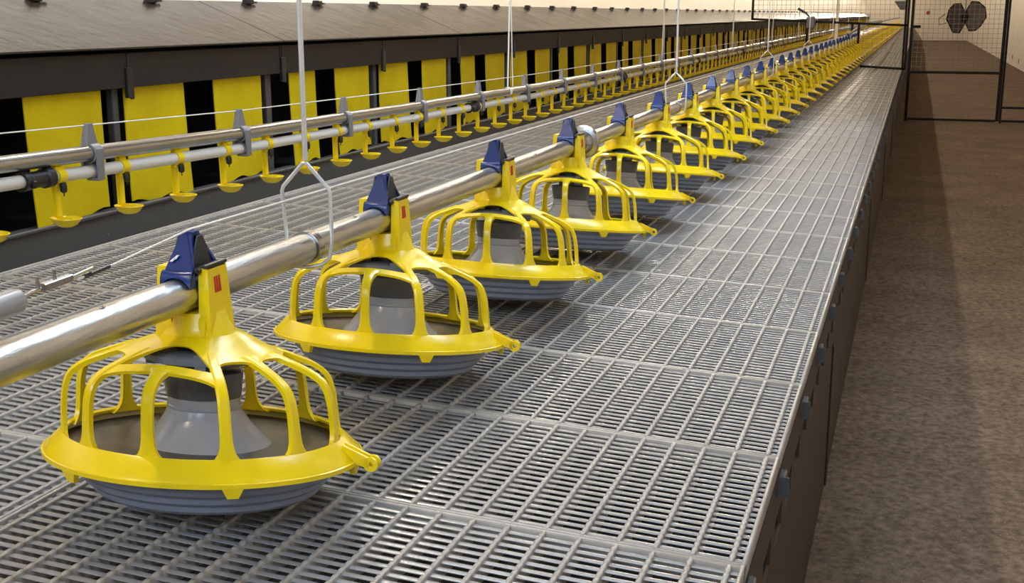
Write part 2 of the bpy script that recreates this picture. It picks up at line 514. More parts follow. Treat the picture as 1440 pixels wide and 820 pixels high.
for j in range(-1, 32):
    o = proto if j == -1 else copy_tree(proto)
    o.location = (0, 1.763 + UNIT * j, 0)
    if j == -1: o['label'] = 'brown nest box with yellow curtains nearest the camera, at the left frame edge'
    else: o['label'] = 'brown nest box with four yellow curtains, %s along the wall from the left' % ordinal(j + 2)

# ------------------------------------------------------------------ drinker line
def tz(y):                                   # height of the steel tube: it sags a little
    pts = [(0.4, -0.228), (1.66, -0.247), (2.46, -0.266), (3.54, -0.278), (4.75, -0.287), (9.2, -0.285), (60, -0.285)]
    for (a, za), (b, zb) in zip(pts, pts[1:]):
        if y <= b: return za + (zb - za) * (y - a) / (b - a)
    return pts[-1][1]
DEND = 55.0
ys = [0.5, 1.0, 1.66, 2.0, 2.46, 3.0, 3.54, 4.1, 4.75, 6, 9.2, 20, DEND]
dl = thing('drinker_line', 'drinker line of grey tube over white pipe with yellow cups, in front of the nests', 'drinker line', (DX, 0.5, -0.3))
dl_off = Vector((-DX, -0.5, 0.3))
def dpart(name, mb, m, sm=35, parent=dl):
    mb.v = [tuple(Vector(p) + dl_off) for p in mb.v]
    return mb.build(name, m, parent, sm)
dpart('support_tube', MB().tube([(DX, y, tz(y)) for y in ys], 0.0150, 16), M['steel'])
wz = lambda y: tz(y) - 0.0335
dpart('water_pipe', MB().tube([(DX, y, wz(y)) for y in ys], 0.0118, 16), M['white'])
dpart('perch_wire', MB().tube([(DX - 0.006, y, tz(y) + 0.0515) for y in ys], 0.0012, 6), M['cable'])
# bracket mesh, local to its station
bk = MB()
bk.hexa([(-0.010, -0.020, 0.010), (0.006, -0.020, 0.010), (0.006, 0.014, 0.010), (-0.010, 0.014, 0.010),
         (-0.008, -0.008, 0.055), (0.002, -0.008, 0.055), (0.002, 0.006, 0.055), (-0.008, 0.006, 0.055)])
bk.lathe([(0.0155, -0.012), (0.0190, -0.012), (0.0190, 0.012), (0.0155, 0.012)], 18, (0, 0, 0), 'y', True)
bk.lathe([(0.0123, -0.010), (0.0155, -0.010), (0.0155, 0.010), (0.0123, 0.010)], 18, (0, 0, -0.0335), 'y', True)
bk.box(-0.020, -0.012, -0.010, 0.010, -0.048, 0.006, 0.002).box(0.014, 0.020, -0.010, 0.010, -0.050, 0.010, 0.002)
bk.box(-0.010, 0.018, -0.009, 0.009, -0.051, -0.045, 0.002)
bk_me = bk.mesh('tube_bracket', M['bracket'])
for k in range(100):
    y = 1.365 + 0.537 * k
    b = link('tube_bracket', bk_me, dl); b.location = Vector((DX, y, tz(y))) + dl_off
# cup: clip on the pipe, arm and shallow bowl, local to the pipe axis
cp = MB()
cp.lathe([(0.0120, -0.010), (0.0145, -0.010), (0.0145, 0.010), (0.0120, 0.010)], 16, (0, 0, 0), 'y', True)
cp.box(-0.010, 0.004, -0.008, 0.012, 0.012, 0.019, 0.002)
cp.box(-0.012, -0.001, -0.007, 0.007, -0.075, -0.012, 0.002)
cp.box(-0.006, 0.004, -0.011, 0.011, -0.020, -0.010, 0.002)
cup_prof = [(0.002, -0.0930), (0.012, -0.0915), (0.021, -0.0865), (0.0275, -0.0775), (0.0290, -0.0765), (0.0285, -0.0750), (0.0265, -0.0765), (0.0195, -0.0845), (0.010, -0.0885), (0.0, -0.0895)]
o0 = len(cp.v)
cp.lathe(cup_prof, 24, (0.010, 0.0, 0))
cp.v[o0:] = [(0.010 + (x - 0.010) * 1.06, y * 0.78, z) for x, y, z in cp.v[o0:]]
cp.box(-0.008, 0.026, -0.0015, 0.0015, -0.090, -0.074)
cp_me = cp.mesh('drinker_cup', M['yellow'])
np_ = MB().lathe([(0.003, -0.030), (0.0062, -0.027), (0.0066, -0.018), (0.005, -0.011)], 12, (0.010, 0.0, 0)).lathe([(0.0012, -0.036), (0.0012, -0.030)], 8, (0.010, 0, 0))
np_me = np_.mesh('nipple', M['black'])
CUP0, CSTEP = 1.615, 0.1873
for k in range(100):
    y = CUP0 + CSTEP * k
    c = link('drinker_cup', cp_me, dl); c.location = Vector((DX, y, wz(y))) + dl_off
    link('nipple', np_me, c)
far = MB()
k = 100
while CUP0 + CSTEP * k < DEND - 0.2:
    y = CUP0 + CSTEP * k
    far.box(DX - 0.012, DX - 0.001, y - 0.007, y + 0.007, wz(y) - 0.078, wz(y) - 0.010)
    far.lathe([(0.006, -0.092), (0.022, -0.086), (0.029, -0.076), (0.0, -0.084)], 8, (DX + 0.01, y, wz(y)))
    k += 1
f = dpart('drinker_cup', far, M['yellow']); f['kind'] = 'stuff'
for y in (1.744, 3.978, 6.286, 8.6, 10.9, 13.2):
    c = MB()
    c.lathe([(0.0125, -0.034), (0.0165, -0.034), (0.0165, -0.022), (0.0150, -0.020), (0.0150, 0.018), (0.0185, 0.020), (0.0185, 0.036), (0.0125, 0.036)], 20, (DX, y, wz(y)), 'y', True)
    c.lathe([(0.0125, -0.040), (0.0175, -0.040), (0.0175, -0.035), (0.0125, -0.035)], 20, (DX, y, wz(y)), 'y', True)
    c.box(DX + 0.010, DX + 0.020, y - 0.030, y - 0.020, wz(y) - 0.012, wz(y) + 0.002, 0.002)
    dpart('pipe_coupling', c, M['black'])
for i, y in enumerate((4.37, 7.32, 10.27, 13.22, 16.2, 19.2, 22.2)):
    h = MB()
    h.tube([(DX, y, tz(y) + 0.016), (DX + 0.0, y + 0.02, 0.02), (DX, y + 0.035, 2.0)], 0.0030, 6)
    h.tube([(DX, y + 0.06, tz(y) + 0.016), (DX, y + 0.035, 0.12)], 0.0022, 6)
    h.lathe([(0.0152, -0.006), (0.0175, -0.006), (0.0175, 0.006), (0.0152, 0.006)], 14, (DX, y, tz(y)), 'y', True)
    dpart('hanger_wire', h, M['cable'])

# ------------------------------------------------------------------ feed pipe
fp = thing('feed_pipe', 'long galvanized feed pipe running through the yellow feeders', 'pipe', Vector((PIPE.x, 0.3, PIPE.z)) * K)
fp.scale = (K, K, K)
mb = MB().tube([(0, y - 0.3, 0) for y in (0.3, 5, 20, 57.6)], 0.0205, 28); mb.build('tube', M['galv'], fp)
for i, y in enumerate((2.994,)):
    mb = MB().lathe([(0.0205, -0.032), (0.0235, -0.030), (0.0265, -0.018), (0.0300, -0.010), (0.0400, -0.008), (0.0430, -0.004), (0.0430, 0.004), (0.0400, 0.008), (0.0300, 0.010), (0.0265, 0.018), (0.0235, 0.030), (0.0205, 0.032)],
                    32, (0, y - 0.3, 0), 'y', True)
    mb.build('pipe_coupling', M['steel'], fp)
# slit seam and a few rivets on the near length
for y in (0.62, 1.03, 1.64):
    MB().lathe([(0.0032, 0), (0.0026, 0.0012), (0.0, 0.0016)], 10, (0.004, y - 0.3, 0.0203)).build('rivet', M['steel'], fp)

# ------------------------------------------------------------------ feeders
# profile of the cage from neck to rim (r, h)
CP = [(0.030, 0.1415), (0.050, 0.1330), (0.077, 0.1200), (0.100, 0.1110), (0.117, 0.1045), (0.133, 0.0980), (0.147, 0.0890), (0.1545, 0.0790), (0.1590, 0.0640), (0.1615, 0.0440), (0.1640, 0.0080)]
def cat(p0, p1, p2, p3, t):
    return tuple(0.5 * (2 * b + (c - a) * t + (2 * a - 5 * b + 4 * c - d) * t * t + (3 * b - a - 3 * c + d) * t ** 3) for a, b, c, d in zip(p0, p1, p2, p3))
FINE = []
for i in range(len(CP) - 1):
    p0 = CP[max(0, i - 1)]; p3 = CP[min(len(CP) - 1, i + 2)]
    for s in range(12): FINE.append(cat(p0, CP[i], CP[i + 1], p3, s / 12))
FINE.append(CP[-1])
ARC = [0]
for a, b in zip(FINE, FINE[1:]): ARC.append(ARC[-1] + math.dist(a, b))
TOT = ARC[-1]
def prof_at(s):
    s = min(max(s, 0), TOT)
    for i in range(len(ARC) - 1):
        if s <= ARC[i + 1]:
            t = (s - ARC[i]) / (ARC[i + 1] - ARC[i])
            a, b = FINE[i], FINE[i + 1]
            r, h = a[0] + (b[0] - a[0]) * t, a[1] + (b[1] - a[1]) * t
            dr, dh = b[0] - a[0], b[1] - a[1]; l = math.hypot(dr, dh)
            return r, h, -dh / l, dr / l            # normal (nr, nh)
def s_of_r(r):
    for i in range(len(FINE) - 1):
        if FINE[i + 1][0] >= r: return ARC[i] + (ARC[i + 1] - ARC[i]) * (r - FINE[i][0]) / (FINE[i + 1][0] - FINE[i][0])
    return TOT
AZ0 = math.radians(-90 + 10)                  # first bar: a little right of the side that faces the camera end
def pn(s, az):
    r, h, nr, nh = prof_at(s)
    return Vector((r * math.cos(az), r * math.sin(az), h)), Vector((nr * math.cos(az), nr * math.sin(az), nh))
def cage_mesh():
    mb = MB()
    R30 = PI / 6
    # rim
    mb.lathe([(0.1612, 0.0125), (0.1640, 0.0150), (0.1660, 0.0140), (0.1850, -0.0050), (0.1862, -0.0068), (0.1885, -0.0074), (0.1885, -0.0125), (0.1850, -0.0130),
              (0.1835, -0.0070), (0.1700, 0.0055), (0.1620, 0.0090)], 96, close=True)
    # dome
    P = []; N = []
    n = 180
    for i in range(n):
        az = AZ0 + 2 * PI * i / n
        d = math.degrees(az - AZ0) % 360
        u2 = min(abs(((d + 180) % 360) - 180), abs(d - 180)) / 30.0       # 0 at the eyebrow centres (both ends of the pipe)
        if u2 <= 1: re = 0.060 + 0.064 * abs(u2) ** 3.0
        else:
            v = abs((d % 30) - 15) / 15.0                                   # 0 mid window, 1 at bar
            re = 0.096 + 0.012 * v ** 3
        se = s_of_r(re)
        rp, rn = [], []
        for j in range(11):
            p, q = pn(se * j / 10, az); rp.append(p); rn.append(q)
        P.append(rp); N.append(rn)
    mb.shell(P, N, 0.0035, True)
    # bars
    for k in range(12):
        az = AZ0 + R30 * k
        eyeb = k in (0, 6)
        s0 = s_of_r(0.115) if eyeb else s_of_r(0.075 if k in (1, 5, 7, 11) else 0.088)
        P = []; N = []
        m = 26
        for i in range(m + 1):
            s = s0 + (TOT - s0) * i / m
            db, dt = TOT - s, s - s0
            w = 0.0130 + 0.034 * math.exp(-db / 0.0075) + ((-0.004 if k in (1, 5, 7, 11) else 0.014) * math.exp(-dt / (0.03 if k in (1, 5, 7, 11) else 0.009)))
            r = prof_at(s)[0]
            rp, rn = [], []
            for q in (-0.5, -0.32, 0, 0.32, 0.5):
                p, nn = pn(s, az + q * w / r)
                lift = 0.0 if abs(q) > 0.4 else 0.0014
                rp.append(p + nn * lift); rn.append(nn)
            P.append(rp); N.append(rn)
        mb.shell([list(r) for r in P], N, 0.0055)
    # hoop bars under the eyebrow openings
    for k0 in (-1, 5):
        P = []; N = []
        for i in range(31):
            az = AZ0 + R30 * (k0 + 2 * i / 30)
            cd = math.cos(az - AZ0 - R30 * (k0 + 1))
            sa, sb_ = s_of_r(0.107 / cd), s_of_r(0.122 / cd)
            e = abs(i / 15 - 1)
            sb_ += 0.006 * e ** 6; sa -= 0.004 * e ** 6
            rp, rn = [], []
            for j in range(5):
                p, q = pn(sa + (sb_ - sa) * j / 4, az); rp.append(p); rn.append(q)
            P.append(rp); N.append(rn)
        mb.shell(P, N, 0.004)
    # neck under and around the pipe (pipe axis at x=-0.006, h=0.184)
    px, pz = -0.006, 0.185
    o0 = len(mb.v)
    mb.lathe([(0.062, 0.1250), (0.050, 0.135), (0.044, 0.148), (0.038, 0.164)], 24)
    mb.v[o0:] = [(x * 0.95 + px * 0.7, y * 0.78, z) for x, y, z in mb.v[o0:]]
    mb.box(px - 0.031, px + 0.031, -0.024, 0.024, 0.132, pz - 0.0206, 0.003)
    P = []; N = []
    for i in range(9):
        rp, rn = [], []
        for j in range(8):
            a = j / 7
            rp.append(Vector((px - 0.031 + 0.062 * i / 8, -0.0235 - 0.0080 * math.cos(a * PI / 2), 0.128 + (pz - 0.0225 - 0.128) * (0.35 * a + 0.65 * math.sin(a * PI / 2))))); rn.append(Vector((0, -1, 0)))
        P.append(rp); N.append(rn)
    mb.shell(P, N, 0.003)
    for s in (-1, 1):
        a, b = px + s * 0.0212, px + s * 0.0335
        x0, x1 = min(a, b), max(a, b)
        mb.hexa([(x0 - (0.004 if s < 0 else 0), -0.027, 0.130), (x1 + (0.004 if s > 0 else 0), -0.027, 0.130), (x1 + (0.004 if s > 0 else 0), 0.027, 0.130), (x0 - (0.004 if s < 0 else 0), 0.027, 0.130),
                 (x0, -0.020, 0.217), (x1, -0.020, 0.217), (x1, 0.020, 0.217), (x0, 0.020, 0.217)])
    # tabs under the rim and the latch lug
    for k in (1, 3, 5, 7, 9, 11):
        az = AZ0 + R30 * k
        c, s = math.cos(az), math.sin(az)
        def q(rr, tt, h): return (rr * c - tt * s, rr * s + tt * c, h)
        mb.hexa([q(0.1800, -0.006, -0.024), q(0.1860, -0.006, -0.024), q(0.1860, 0.006, -0.024), q(0.1800, 0.006, -0.024),
                 q(0.1815, -0.013, -0.010), q(0.1885, -0.013, -0.010), q(0.1885, 0.013, -0.010), q(0.1815, 0.013, -0.010)])
    az = AZ0 + R30 * 3
    c, s = math.cos(az), math.sin(az)
    def q(rr, tt, h): return (rr * c - tt * s, rr * s + tt * c, h)
    for t0, t1 in ((-0.010, -0.005), (0.005, 0.010)):
        mb.hexa([q(0.172, t0, -0.006), q(0.204, t0, -0.014), q(0.204, t1, -0.014), q(0.172, t1, -0.006),
                 q(0.172, t0, 0.012), q(0.203, t0, -0.001), q(0.203, t1, -0.001), q(0.172, t1, 0.012)])
        ring = []
        for rr_ in (0.0035, 0.0088):
            for tt in (t0, t1):
                ring.append([q(0.206 + rr_ * math.cos(2 * PI * i / 16), tt, -0.009 + rr_ * math.sin(2 * PI * i / 16)) for i in range(16)])
        vs = ring[0] + ring[1] + ring[3] + ring[2]
        fs = [(a * 16 + i, a * 16 + (i + 1) % 16, ((a + 1) % 4) * 16 + (i + 1) % 16, ((a + 1) % 4) * 16 + i) for a in range(4) for i in range(16)]
        mb.add(vs, fs)
    return mb.mesh('cage', M['yellow'], 30)

def pan_mesh():
    prof = [(0.0, -0.0605), (0.122, -0.0605), (0.128, -0.0590)]
    for k in range(4):
        r0 = 0.1305 + 0.0098 * k; h0 = -0.0580 + 0.0120 * k
        prof += [(r0, h0), (r0 + 0.0048, h0 + 0.0040), (r0 + 0.0060, h0 + 0.0092), (r0 + 0.0066, h0 + 0.0110)]
    prof += [(0.1725, -0.009), (0.1760, -0.007), (0.1760, -0.003), (0.1720, -0.002), (0.1640, -0.012), (0.1480, -0.030), (0.1320, -0.048), (0.118, -0.053), (0.0, -0.055)]
    mb = MB().lathe(prof, 72)
    for a in range(6):
        az = AZ0 + PI / 3 * a + 0.1
        mb.box(0.120 * math.cos(az) - 0.004, 0.120 * math.cos(az) + 0.004, 0.120 * math.sin(az) - 0.004, 0.120 * math.sin(az) + 0.004, -0.0612, -0.055, 0.001)
    return mb.mesh('pan', M['pan'], 28)

def make_feeder():
    t = thing('feeder', '', 'feeder', (-0.785, FY0, -0.503), 'pan feeders under the feed pipe')
    link('cage', cage_mesh(), t)
    pan = link('pan', pan_mesh(), t)
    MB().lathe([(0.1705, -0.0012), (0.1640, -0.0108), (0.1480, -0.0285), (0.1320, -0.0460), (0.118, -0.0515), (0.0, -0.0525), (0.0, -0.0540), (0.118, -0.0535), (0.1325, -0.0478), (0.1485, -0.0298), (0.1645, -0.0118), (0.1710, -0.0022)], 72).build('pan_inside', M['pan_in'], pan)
    MB().lathe([(0.114, -0.052), (0.100, -0.028), (0.080, -0.004), (0.065, 0.010), (0.0525, 0.025), (0.0460, 0.036), (0.0432, 0.042), (0.0442, 0.043), (0.0442, 0.0455), (0.0428, 0.0465), (0.0425, 0.0590)], 48).build('feed_cone', M['cone'], t)
    MB().lathe([(0.0420, 0.0560), (0.0440, 0.0565), (0.0475, 0.0830), (0.0480, 0.0880), (0.0440, 0.0900), (0.030, 0.091), (0.0285, 0.138)], 48).build('drop_tube', M['collar'], t)
    d = MB().lathe([(0.032, 0.0990), (0.060, 0.0995), (0.0665, 0.1015), (0.0665, 0.1090), (0.062, 0.1115), (0.032, 0.1140)], 48)
    for a in range(4):
        az = AZ0 + PI / 2 * a + 0.35
        c, s = math.cos(az), math.sin(az)
        d.hexa([(0.050 * c + 0.006 * s, 0.050 * s - 0.006 * c, 0.094), (0.064 * c + 0.006 * s, 0.064 * s - 0.006 * c, 0.094), (0.064 * c - 0.006 * s, 0.064 * s + 0.006 * c, 0.094), (0.050 * c - 0.006 * s, 0.050 * s + 0.006 * c, 0.094),
                (0.050 * c + 0.006 * s, 0.050 * s - 0.006 * c, 0.115), (0.067 * c + 0.006 * s, 0.067 * s - 0.006 * c, 0.115), (0.067 * c - 0.006 * s, 0.067 * s + 0.006 * c, 0.115), (0.050 * c - 0.006 * s, 0.050 * s + 0.006 * c, 0.115)])
    d.build('shut_off_disc', M['disc'], t)
    px, pz = -0.006, 0.185
    cap = MB()
    hx, hy, zm, zt = 0.0190, 0.0285, pz + 0.0275, pz + 0.0698
    # two leaning plates joined by a narrow top, with a band over the pipe
    for s in (-1, 1):
        y0, y1 = s * hy, s * (hy - 0.004)
        w, v = 0.0068, 0.0075
        a = [(px - hx, y0, zm), (px + hx, y0, zm), (px + hx, y1, zm), (px - hx, y1, zm), (px - w, s * v, zt), (px + w, s * v, zt), (px + w, s * (v - 0.004), zt), (px - w, s * (v - 0.004), zt)]
        if s > 0: a = [a[i] for i in (3, 2, 1, 0, 7, 6, 5, 4)]
        cap.hexa(a)
    cap.box(px - 0.0078, px + 0.0078, -0.0078, 0.0078, zt - 0.004, zt + 0.002, 0.001)
    # band: an arch over the pipe
    P = []; N = []
    for i in range(17):
        a = PI * (0.17 + 0.66 * i / 16)
        ca, sa = math.cos(a), math.sin(a)
        P.append([Vector((px + 0.0212 * ca, -0.0285, pz + 0.0212 * sa)), Vector((px + 0.0212 * ca, 0.0285, pz + 0.0212 * sa))]); N.append([Vector((-ca, 0, -sa))] * 2)
    cap.shell(P, N, 0.002)
    for s in (-1, 1):
        y0, y1 = (-hy, -hy + 0.004) if s < 0 else (hy - 0.004, hy)
        m_ = 12
        vs = []; fs = []
        for i in range(m_ + 1):
            x = -hx - 0.0005 + (2 * hx + 0.001) * i / m_
            zlo = pz + math.sqrt(max(0, 0.0222 ** 2 - min(abs(x), 0.0222) ** 2)) - 0.001
            for y in (y0, y1): vs += [(px + x, y - (0.0065 if s < 0 and y == y0 else 0), zlo), (px + x, y, zm + 0.001)]
        for i in range(m_):
            a, b = i * 4, i * 4 + 4
            fs += [(a, b, b + 1, a + 1), (a + 3, b + 3, b + 2, a + 2), (a + 1, b + 1, b + 3, a + 3), (a + 2, b + 2, b, a)]
        fs += [(0, 1, 3, 2), (m_ * 4 + 2, m_ * 4 + 3, m_ * 4 + 1, m_ * 4)]
        cap.add(vs, fs)
    P = []; N = []
    for i in range(15):
        x = -hx - 0.001 + (2 * hx + 0.002) * i / 14
        zlo = pz + math.sqrt(max(0, 0.0226 ** 2 - min(abs(x), 0.0226) ** 2))
        rp, rn = [], []
        for j in range(6):
            a = j / 5
            rp.append(Vector((px + x, -hy - 0.0015 - 0.0075 * math.cos(a * PI / 2), zlo + (zm - zlo + 0.002) * math.sin(a * PI / 2)))); rn.append(Vector((0, -1, 0)))
        P.append(rp); N.append(rn)
    cap.shell(P, N, 0.0025)
    c = cap.build('perch_cap', M['blue'], t, 30)
    web = MB()
    for s in (-1, 1):
        x = px + s * 0.0125
        web.add([(x - 0.001, -0.024, zm), (x - 0.001, 0.024, zm), (x - 0.001, 0.005, zt - 0.003), (x - 0.001, -0.005, zt - 0.003),
                 (x + 0.001, -0.024, zm), (x + 0.001, 0.024, zm), (x + 0.001, 0.005, zt - 0.003), (x + 0.001, -0.005, zt - 0.003)],
                [(0, 1, 2, 3), (7, 6, 5, 4), (0, 4, 5, 1), (1, 5, 6, 2), (2, 6, 7, 3), (3, 7, 4, 0)])
    web.build('side_web', M['cap_web'], c, 0)
    cl = MB().box(px + 0.020, px + 0.034, -0.020, 0.018, pz + 0.0300, pz + 0.0345, 0.0015).box(px + 0.019, px + 0.026, -0.028, -0.014, pz + 0.026, pz + 0.033, 0.002)
    cl.tube([(px + 0.032, -0.024, pz + 0.0345), (px + 0.032, 0.021, pz + 0.0345)], 0.0024, 10)
    cl.build('hinge_clip', M['black'], t)
    mk = MB()
    for k in range(3):
        y = -0.009 + 0.0048 * k
        mk.hexa([(px + 0.0343, y, pz + 0.002), (px + 0.0358, y, pz + 0.002), (px + 0.0358, y + 0.0032, pz + 0.002), (px + 0.0343, y + 0.0032, pz + 0.002),
                 (px + 0.0330, y, pz + 0.021), (px + 0.0345, y, pz + 0.021), (px + 0.0345, y + 0.0032, pz + 0.021), (px + 0.0330, y + 0.0032, pz + 0.021)])
    mk.build('red_mark', M['red'], t, 0)
    wd = MB()
    x0, x1, y0, z0, z1 = px - 0.012, px + 0.010, -0.0296, 0.1470, 0.1580
    wd.box(x0, x1, y0 - 0.001, y0 + 0.001, z0, z0 + 0.0012).box(x0, x0 + 0.001, y0 - 0.001, y0 + 0.001, z0, z1).box(x1 - 0.001, x1, y0 - 0.001, y0 + 0.001, z0, z1)
    wd.build('clip_slot', M['black'], t, 0)
    return t
feeder = make_feeder()
RI = Euler(FT).to_matrix().transposed()
def upright(o):                               # the neck and cap stay plumb over the tilted rim
    for ch in o.children:
        for v in ch.data.vertices:
            w = min(1, max(0, (v.co.z - 0.115) / 0.03)); w = w * w * (3 - 2 * w)
            a = Vector((v.co.x - 0.023 * v.co.z, v.co.y - 0.148 * v.co.z, v.co.z))
            v.co = a * (1 - w) + (RI @ v.co) * w
        upright(ch)
upright(feeder)
NF = 103
for k in range(NF):
    keep = None if k < 24 else ('cage', 'pan', 'pan_inside', 'perch_cap') if k < 31 else ('cage', 'pan', 'pan_inside')
    o = feeder if k == 0 else copy_tree(feeder, None, keep)
    o.location = Vector((-0.785, FY0 + FSTEP * k, -0.503)) * K
    o.scale = (K, K, K)
    o.rotation_euler = FT
    if k == 0: o['label'] = 'nearest yellow cage feeder with grey pan, a white smear on its blue cap'
    elif k < 23: o['label'] = 'yellow cage feeder with grey pan and blue cap, %s in the row from the camera' % ordinal(k + 1)
    else: o['label'] = 'distant yellow cage feeder beyond the black mesh fence, %s in the row from the camera' % ordinal(k + 1)
cap0 = [c for c in feeder.children if c.name.startswith('perch_cap')][0]
sm = MB()  # small white patch on the nearest cap
for (x0, z0, x1, z1) in ((-0.018, 0.2245, -0.011, 0.2285), (-0.0145, 0.2270, -0.0075, 0.2315)):
    yy = lambda z: -0.0285 + (z - 0.219) * (0.021 / 0.0415) - 0.0012
    sm.hexa([(x0, yy(z0), z0), (x0 + 0.004, yy(z0), z0), (x0 + 0.004, yy(z0) + 0.002, z0), (x0, yy(z0) + 0.002, z0),
             (x1 - 0.003, yy(z1), z1), (x1, yy(z1), z1), (x1, yy(z1) + 0.002, z1), (x1 - 0.003, yy(z1) + 0.002, z1)])
sm.v = [tuple(RI @ Vector(p)) for p in sm.v]
sm.build('cap_patch', M['patch'], cap0, 0)

# wire strung over the caps, with its spring at the near end
def capz(y): return -0.2462
pw = thing('perch_wire', 'thin white wire strung over the blue caps above the feed pipe', 'wire', Vector((PIPE.x, 1.0, -0.262)) * K)
pw.scale = (K, K, K)
pts = [(0, 0.0, 0)] + [(0, 0.06, 0.004), (0, 0.205, 0.0172), (0, 56.0, 0.0172)]
MB().tube(pts, 0.0013, 8).build('wire', M['cable'], pw)
MB().tube([(0, 0.010, 0.0006), (0, 0.052, 0.0034)], 0.0024, 8).build('sleeve', M['black'], pw)
ts = thing('wire_tensioner', 'grey tensioner tube with a metal hook at the left frame edge', 'tensioner', Vector((PIPE.x, 0.45, -0.278)) * K)
ts.scale = (K, K, K)
ts.rotation_euler = (0.03, 0, 0)
MB().lathe([(0.0, 0), (0.0125, 0), (0.0125, 0.455), (0.0112, 0.462), (0.0095, 0.462), (0.0095, 0.452), (0.0, 0.452)], 24, (0, 0, 0), 'y').build('tube', M['tension'], ts)
hk = MB()
hk.tube([(0, 0.44, 0), (0.003, 0.470, 0.003), (-0.003, 0.485, 0.002), (0, 0.50, 0.003)], 0.0022, 8)
hk.box(-0.004, 0.004, 0.496, 0.540, 0.000, 0.008, 0.001)
hk.box(-0.001, 0.001, 0.490, 0.493, 0.004, 0.016).box(-0.001, 0.001, 0.515, 0.518, 0.006, 0.018)
hk.tube([(0, 0.54, 0.004), (0, 0.575, 0.006)], 0.0016, 8)
hk.build('hook', M['steel'], ts)

# hangers of the feed pipe
def hanger(y, label):
    t = thing('pipe_hanger', label, 'hanger', Vector((PIPE.x, y, PIPE.z)) * K, 'rods holding the feed pipe')
    t.scale = (K, K, K)
    top = 0.118
    mb = MB()
    mb.tube([(0.002, 0, top + 0.004), (0, 0, 2.05 - PIPE.z)], 0.0036, 10)
    mb.build('rod', M['rod'], t)
    lp = MB()
    lp.tube([(-0.031, 0, 0.004), (-0.036, 0, 0.078), (-0.034, 0, 0.084), (-0.002, 0, top), (0.003, 0, top), (0.036, 0, 0.084), (0.038, 0, 0.078), (0.0385, 0.0, 0.010),
             (0.034, 0.0, -0.014), (0.022, -0.002, -0.0235), (0.006, -0.008, -0.0265), (-0.012, -0.014, -0.025)], 0.0028, 10)
    lp.build('loop', M['rod'], t)
    sd = MB().lathe([(0.0210, -0.008), (0.0235, -0.008), (0.0235, 0.008), (0.0210, 0.008)], 24, (0, 0, 0), 'y', True)
    sd.build('saddle', M['steel'], t)
    return t
for i, y in enumerate((1.492, 4.247, 7.002, 9.757, 12.51, 15.27, 18.02, 20.78)):
    hanger(y, 'zinc rod with wire loop holding the feed pipe, %s from the camera' % ordinal(i + 1))

# ------------------------------------------------------------------ wire mesh fence across the house
FY = 14.0
def wire_grid(x0, x1, z0, z1, y, step=0.05, r=0.0016):
    mb = MB()
    x = x0
    while x <= x1 + 1e-6: mb.box(x - r, x + r, y - r, y + r, z0, z1); x += step
    z = z0
    while z <= z1 + 1e-6: mb.box(x0, x1, y - r + 0.002, y + r + 0.002, z - r, z + r); z += step
    return mb
TOPZ = 0.75
g = thing('mesh_gate', 'black framed mesh gate standing on the litter beside the platform', 'gate', (0.4, FY, FLOOR_Z))
off = Vector((-0.4, -FY, -FLOOR_Z))
def gp(name, mb, m, parent, off):
    mb.v = [tuple(Vector(p) + off) for p in mb.v]; return mb.build(name, m, parent, 0)
fr = MB()
fr.box(-0.075, -0.045, FY - 0.015, FY + 0.015, FLOOR_Z, TOPZ).box(0.855, 0.890, FY - 0.015, FY + 0.015, FLOOR_Z + 0.02, TOPZ)
fr.box(-0.045, 0.855, FY - 0.013, FY + 0.013, -0.625, -0.597).box(-0.045, 0.855, FY - 0.013, FY + 0.013, FLOOR_Z + 0.012, FLOOR_Z + 0.036)
fr.box(-0.045, 0.855, FY - 0.013, FY + 0.013, TOPZ - 0.03, TOPZ)
gp('frame', fr, M['frame'], g, off)
gp('wire_mesh', wire_grid(-0.04, 0.85, -0.60, TOPZ - 0.02, FY), M['wire'], g, off)
gp('latch', MB().box(-0.06, 0.03, FY - 0.03, FY - 0.013, -0.145, -0.115, 0.004), M['frame'], g, off)
p = thing('mesh_fence', 'black framed mesh fence panel between the gate and the right wall', 'fence', (1.5, FY, FLOOR_Z))
off = Vector((-1.5, -FY, -FLOOR_Z))
fr = MB()
fr.box(0.893, 0.915, FY - 0.013, FY + 0.013, FLOOR_Z, TOPZ).box(0.915, 2.09, FY - 0.013, FY + 0.013, FLOOR_Z + 0.012, FLOOR_Z + 0.036).box(0.915, 2.09, FY - 0.013, FY + 0.013, -0.985, -0.962)
fr.box(2.06, 2.09, FY - 0.013, FY + 0.013, FLOOR_Z, TOPZ).box(0.915, 2.06, FY - 0.013, FY + 0.013, TOPZ - 0.03, TOPZ)
gp('frame', fr, M['frame'], p, off)
p = thing('mesh_fence', 'black framed mesh fence standing on the slatted platform around the pipes', 'fence', (-0.9, FY, -0.56))
off = Vector((0.9, -FY, 0.56))
fr = MB()
for x, z0 in ((-0.130, -0.590), (-0.104, -0.590)): fr.box(x - 0.012, x + 0.012, FY - 0.012, FY + 0.012, z0, TOPZ)
fr.box(-1.775, -1.751, FY - 0.012, FY + 0.012, -0.06, TOPZ)
def slope_bar(x0, z0, x1, z1, h=0.012):
    fr.hexa([(x0, FY - 0.012, z0 - h), (x1, FY - 0.012, z1 - h), (x1, FY + 0.012, z1 - h), (x0, FY + 0.012, z0 - h), (x0, FY - 0.012, z0 + h), (x1, FY - 0.012, z1 + h), (x1, FY + 0.012, z1 + h), (x0, FY + 0.012, z0 + h)])
slope_bar(-1.775, -0.053, -0.10, -0.118)
slope_bar(-0.575, -0.556, -0.10, -0.580)
slope_bar(-1.775, TOPZ - 0.02, -0.10, TOPZ - 0.02)
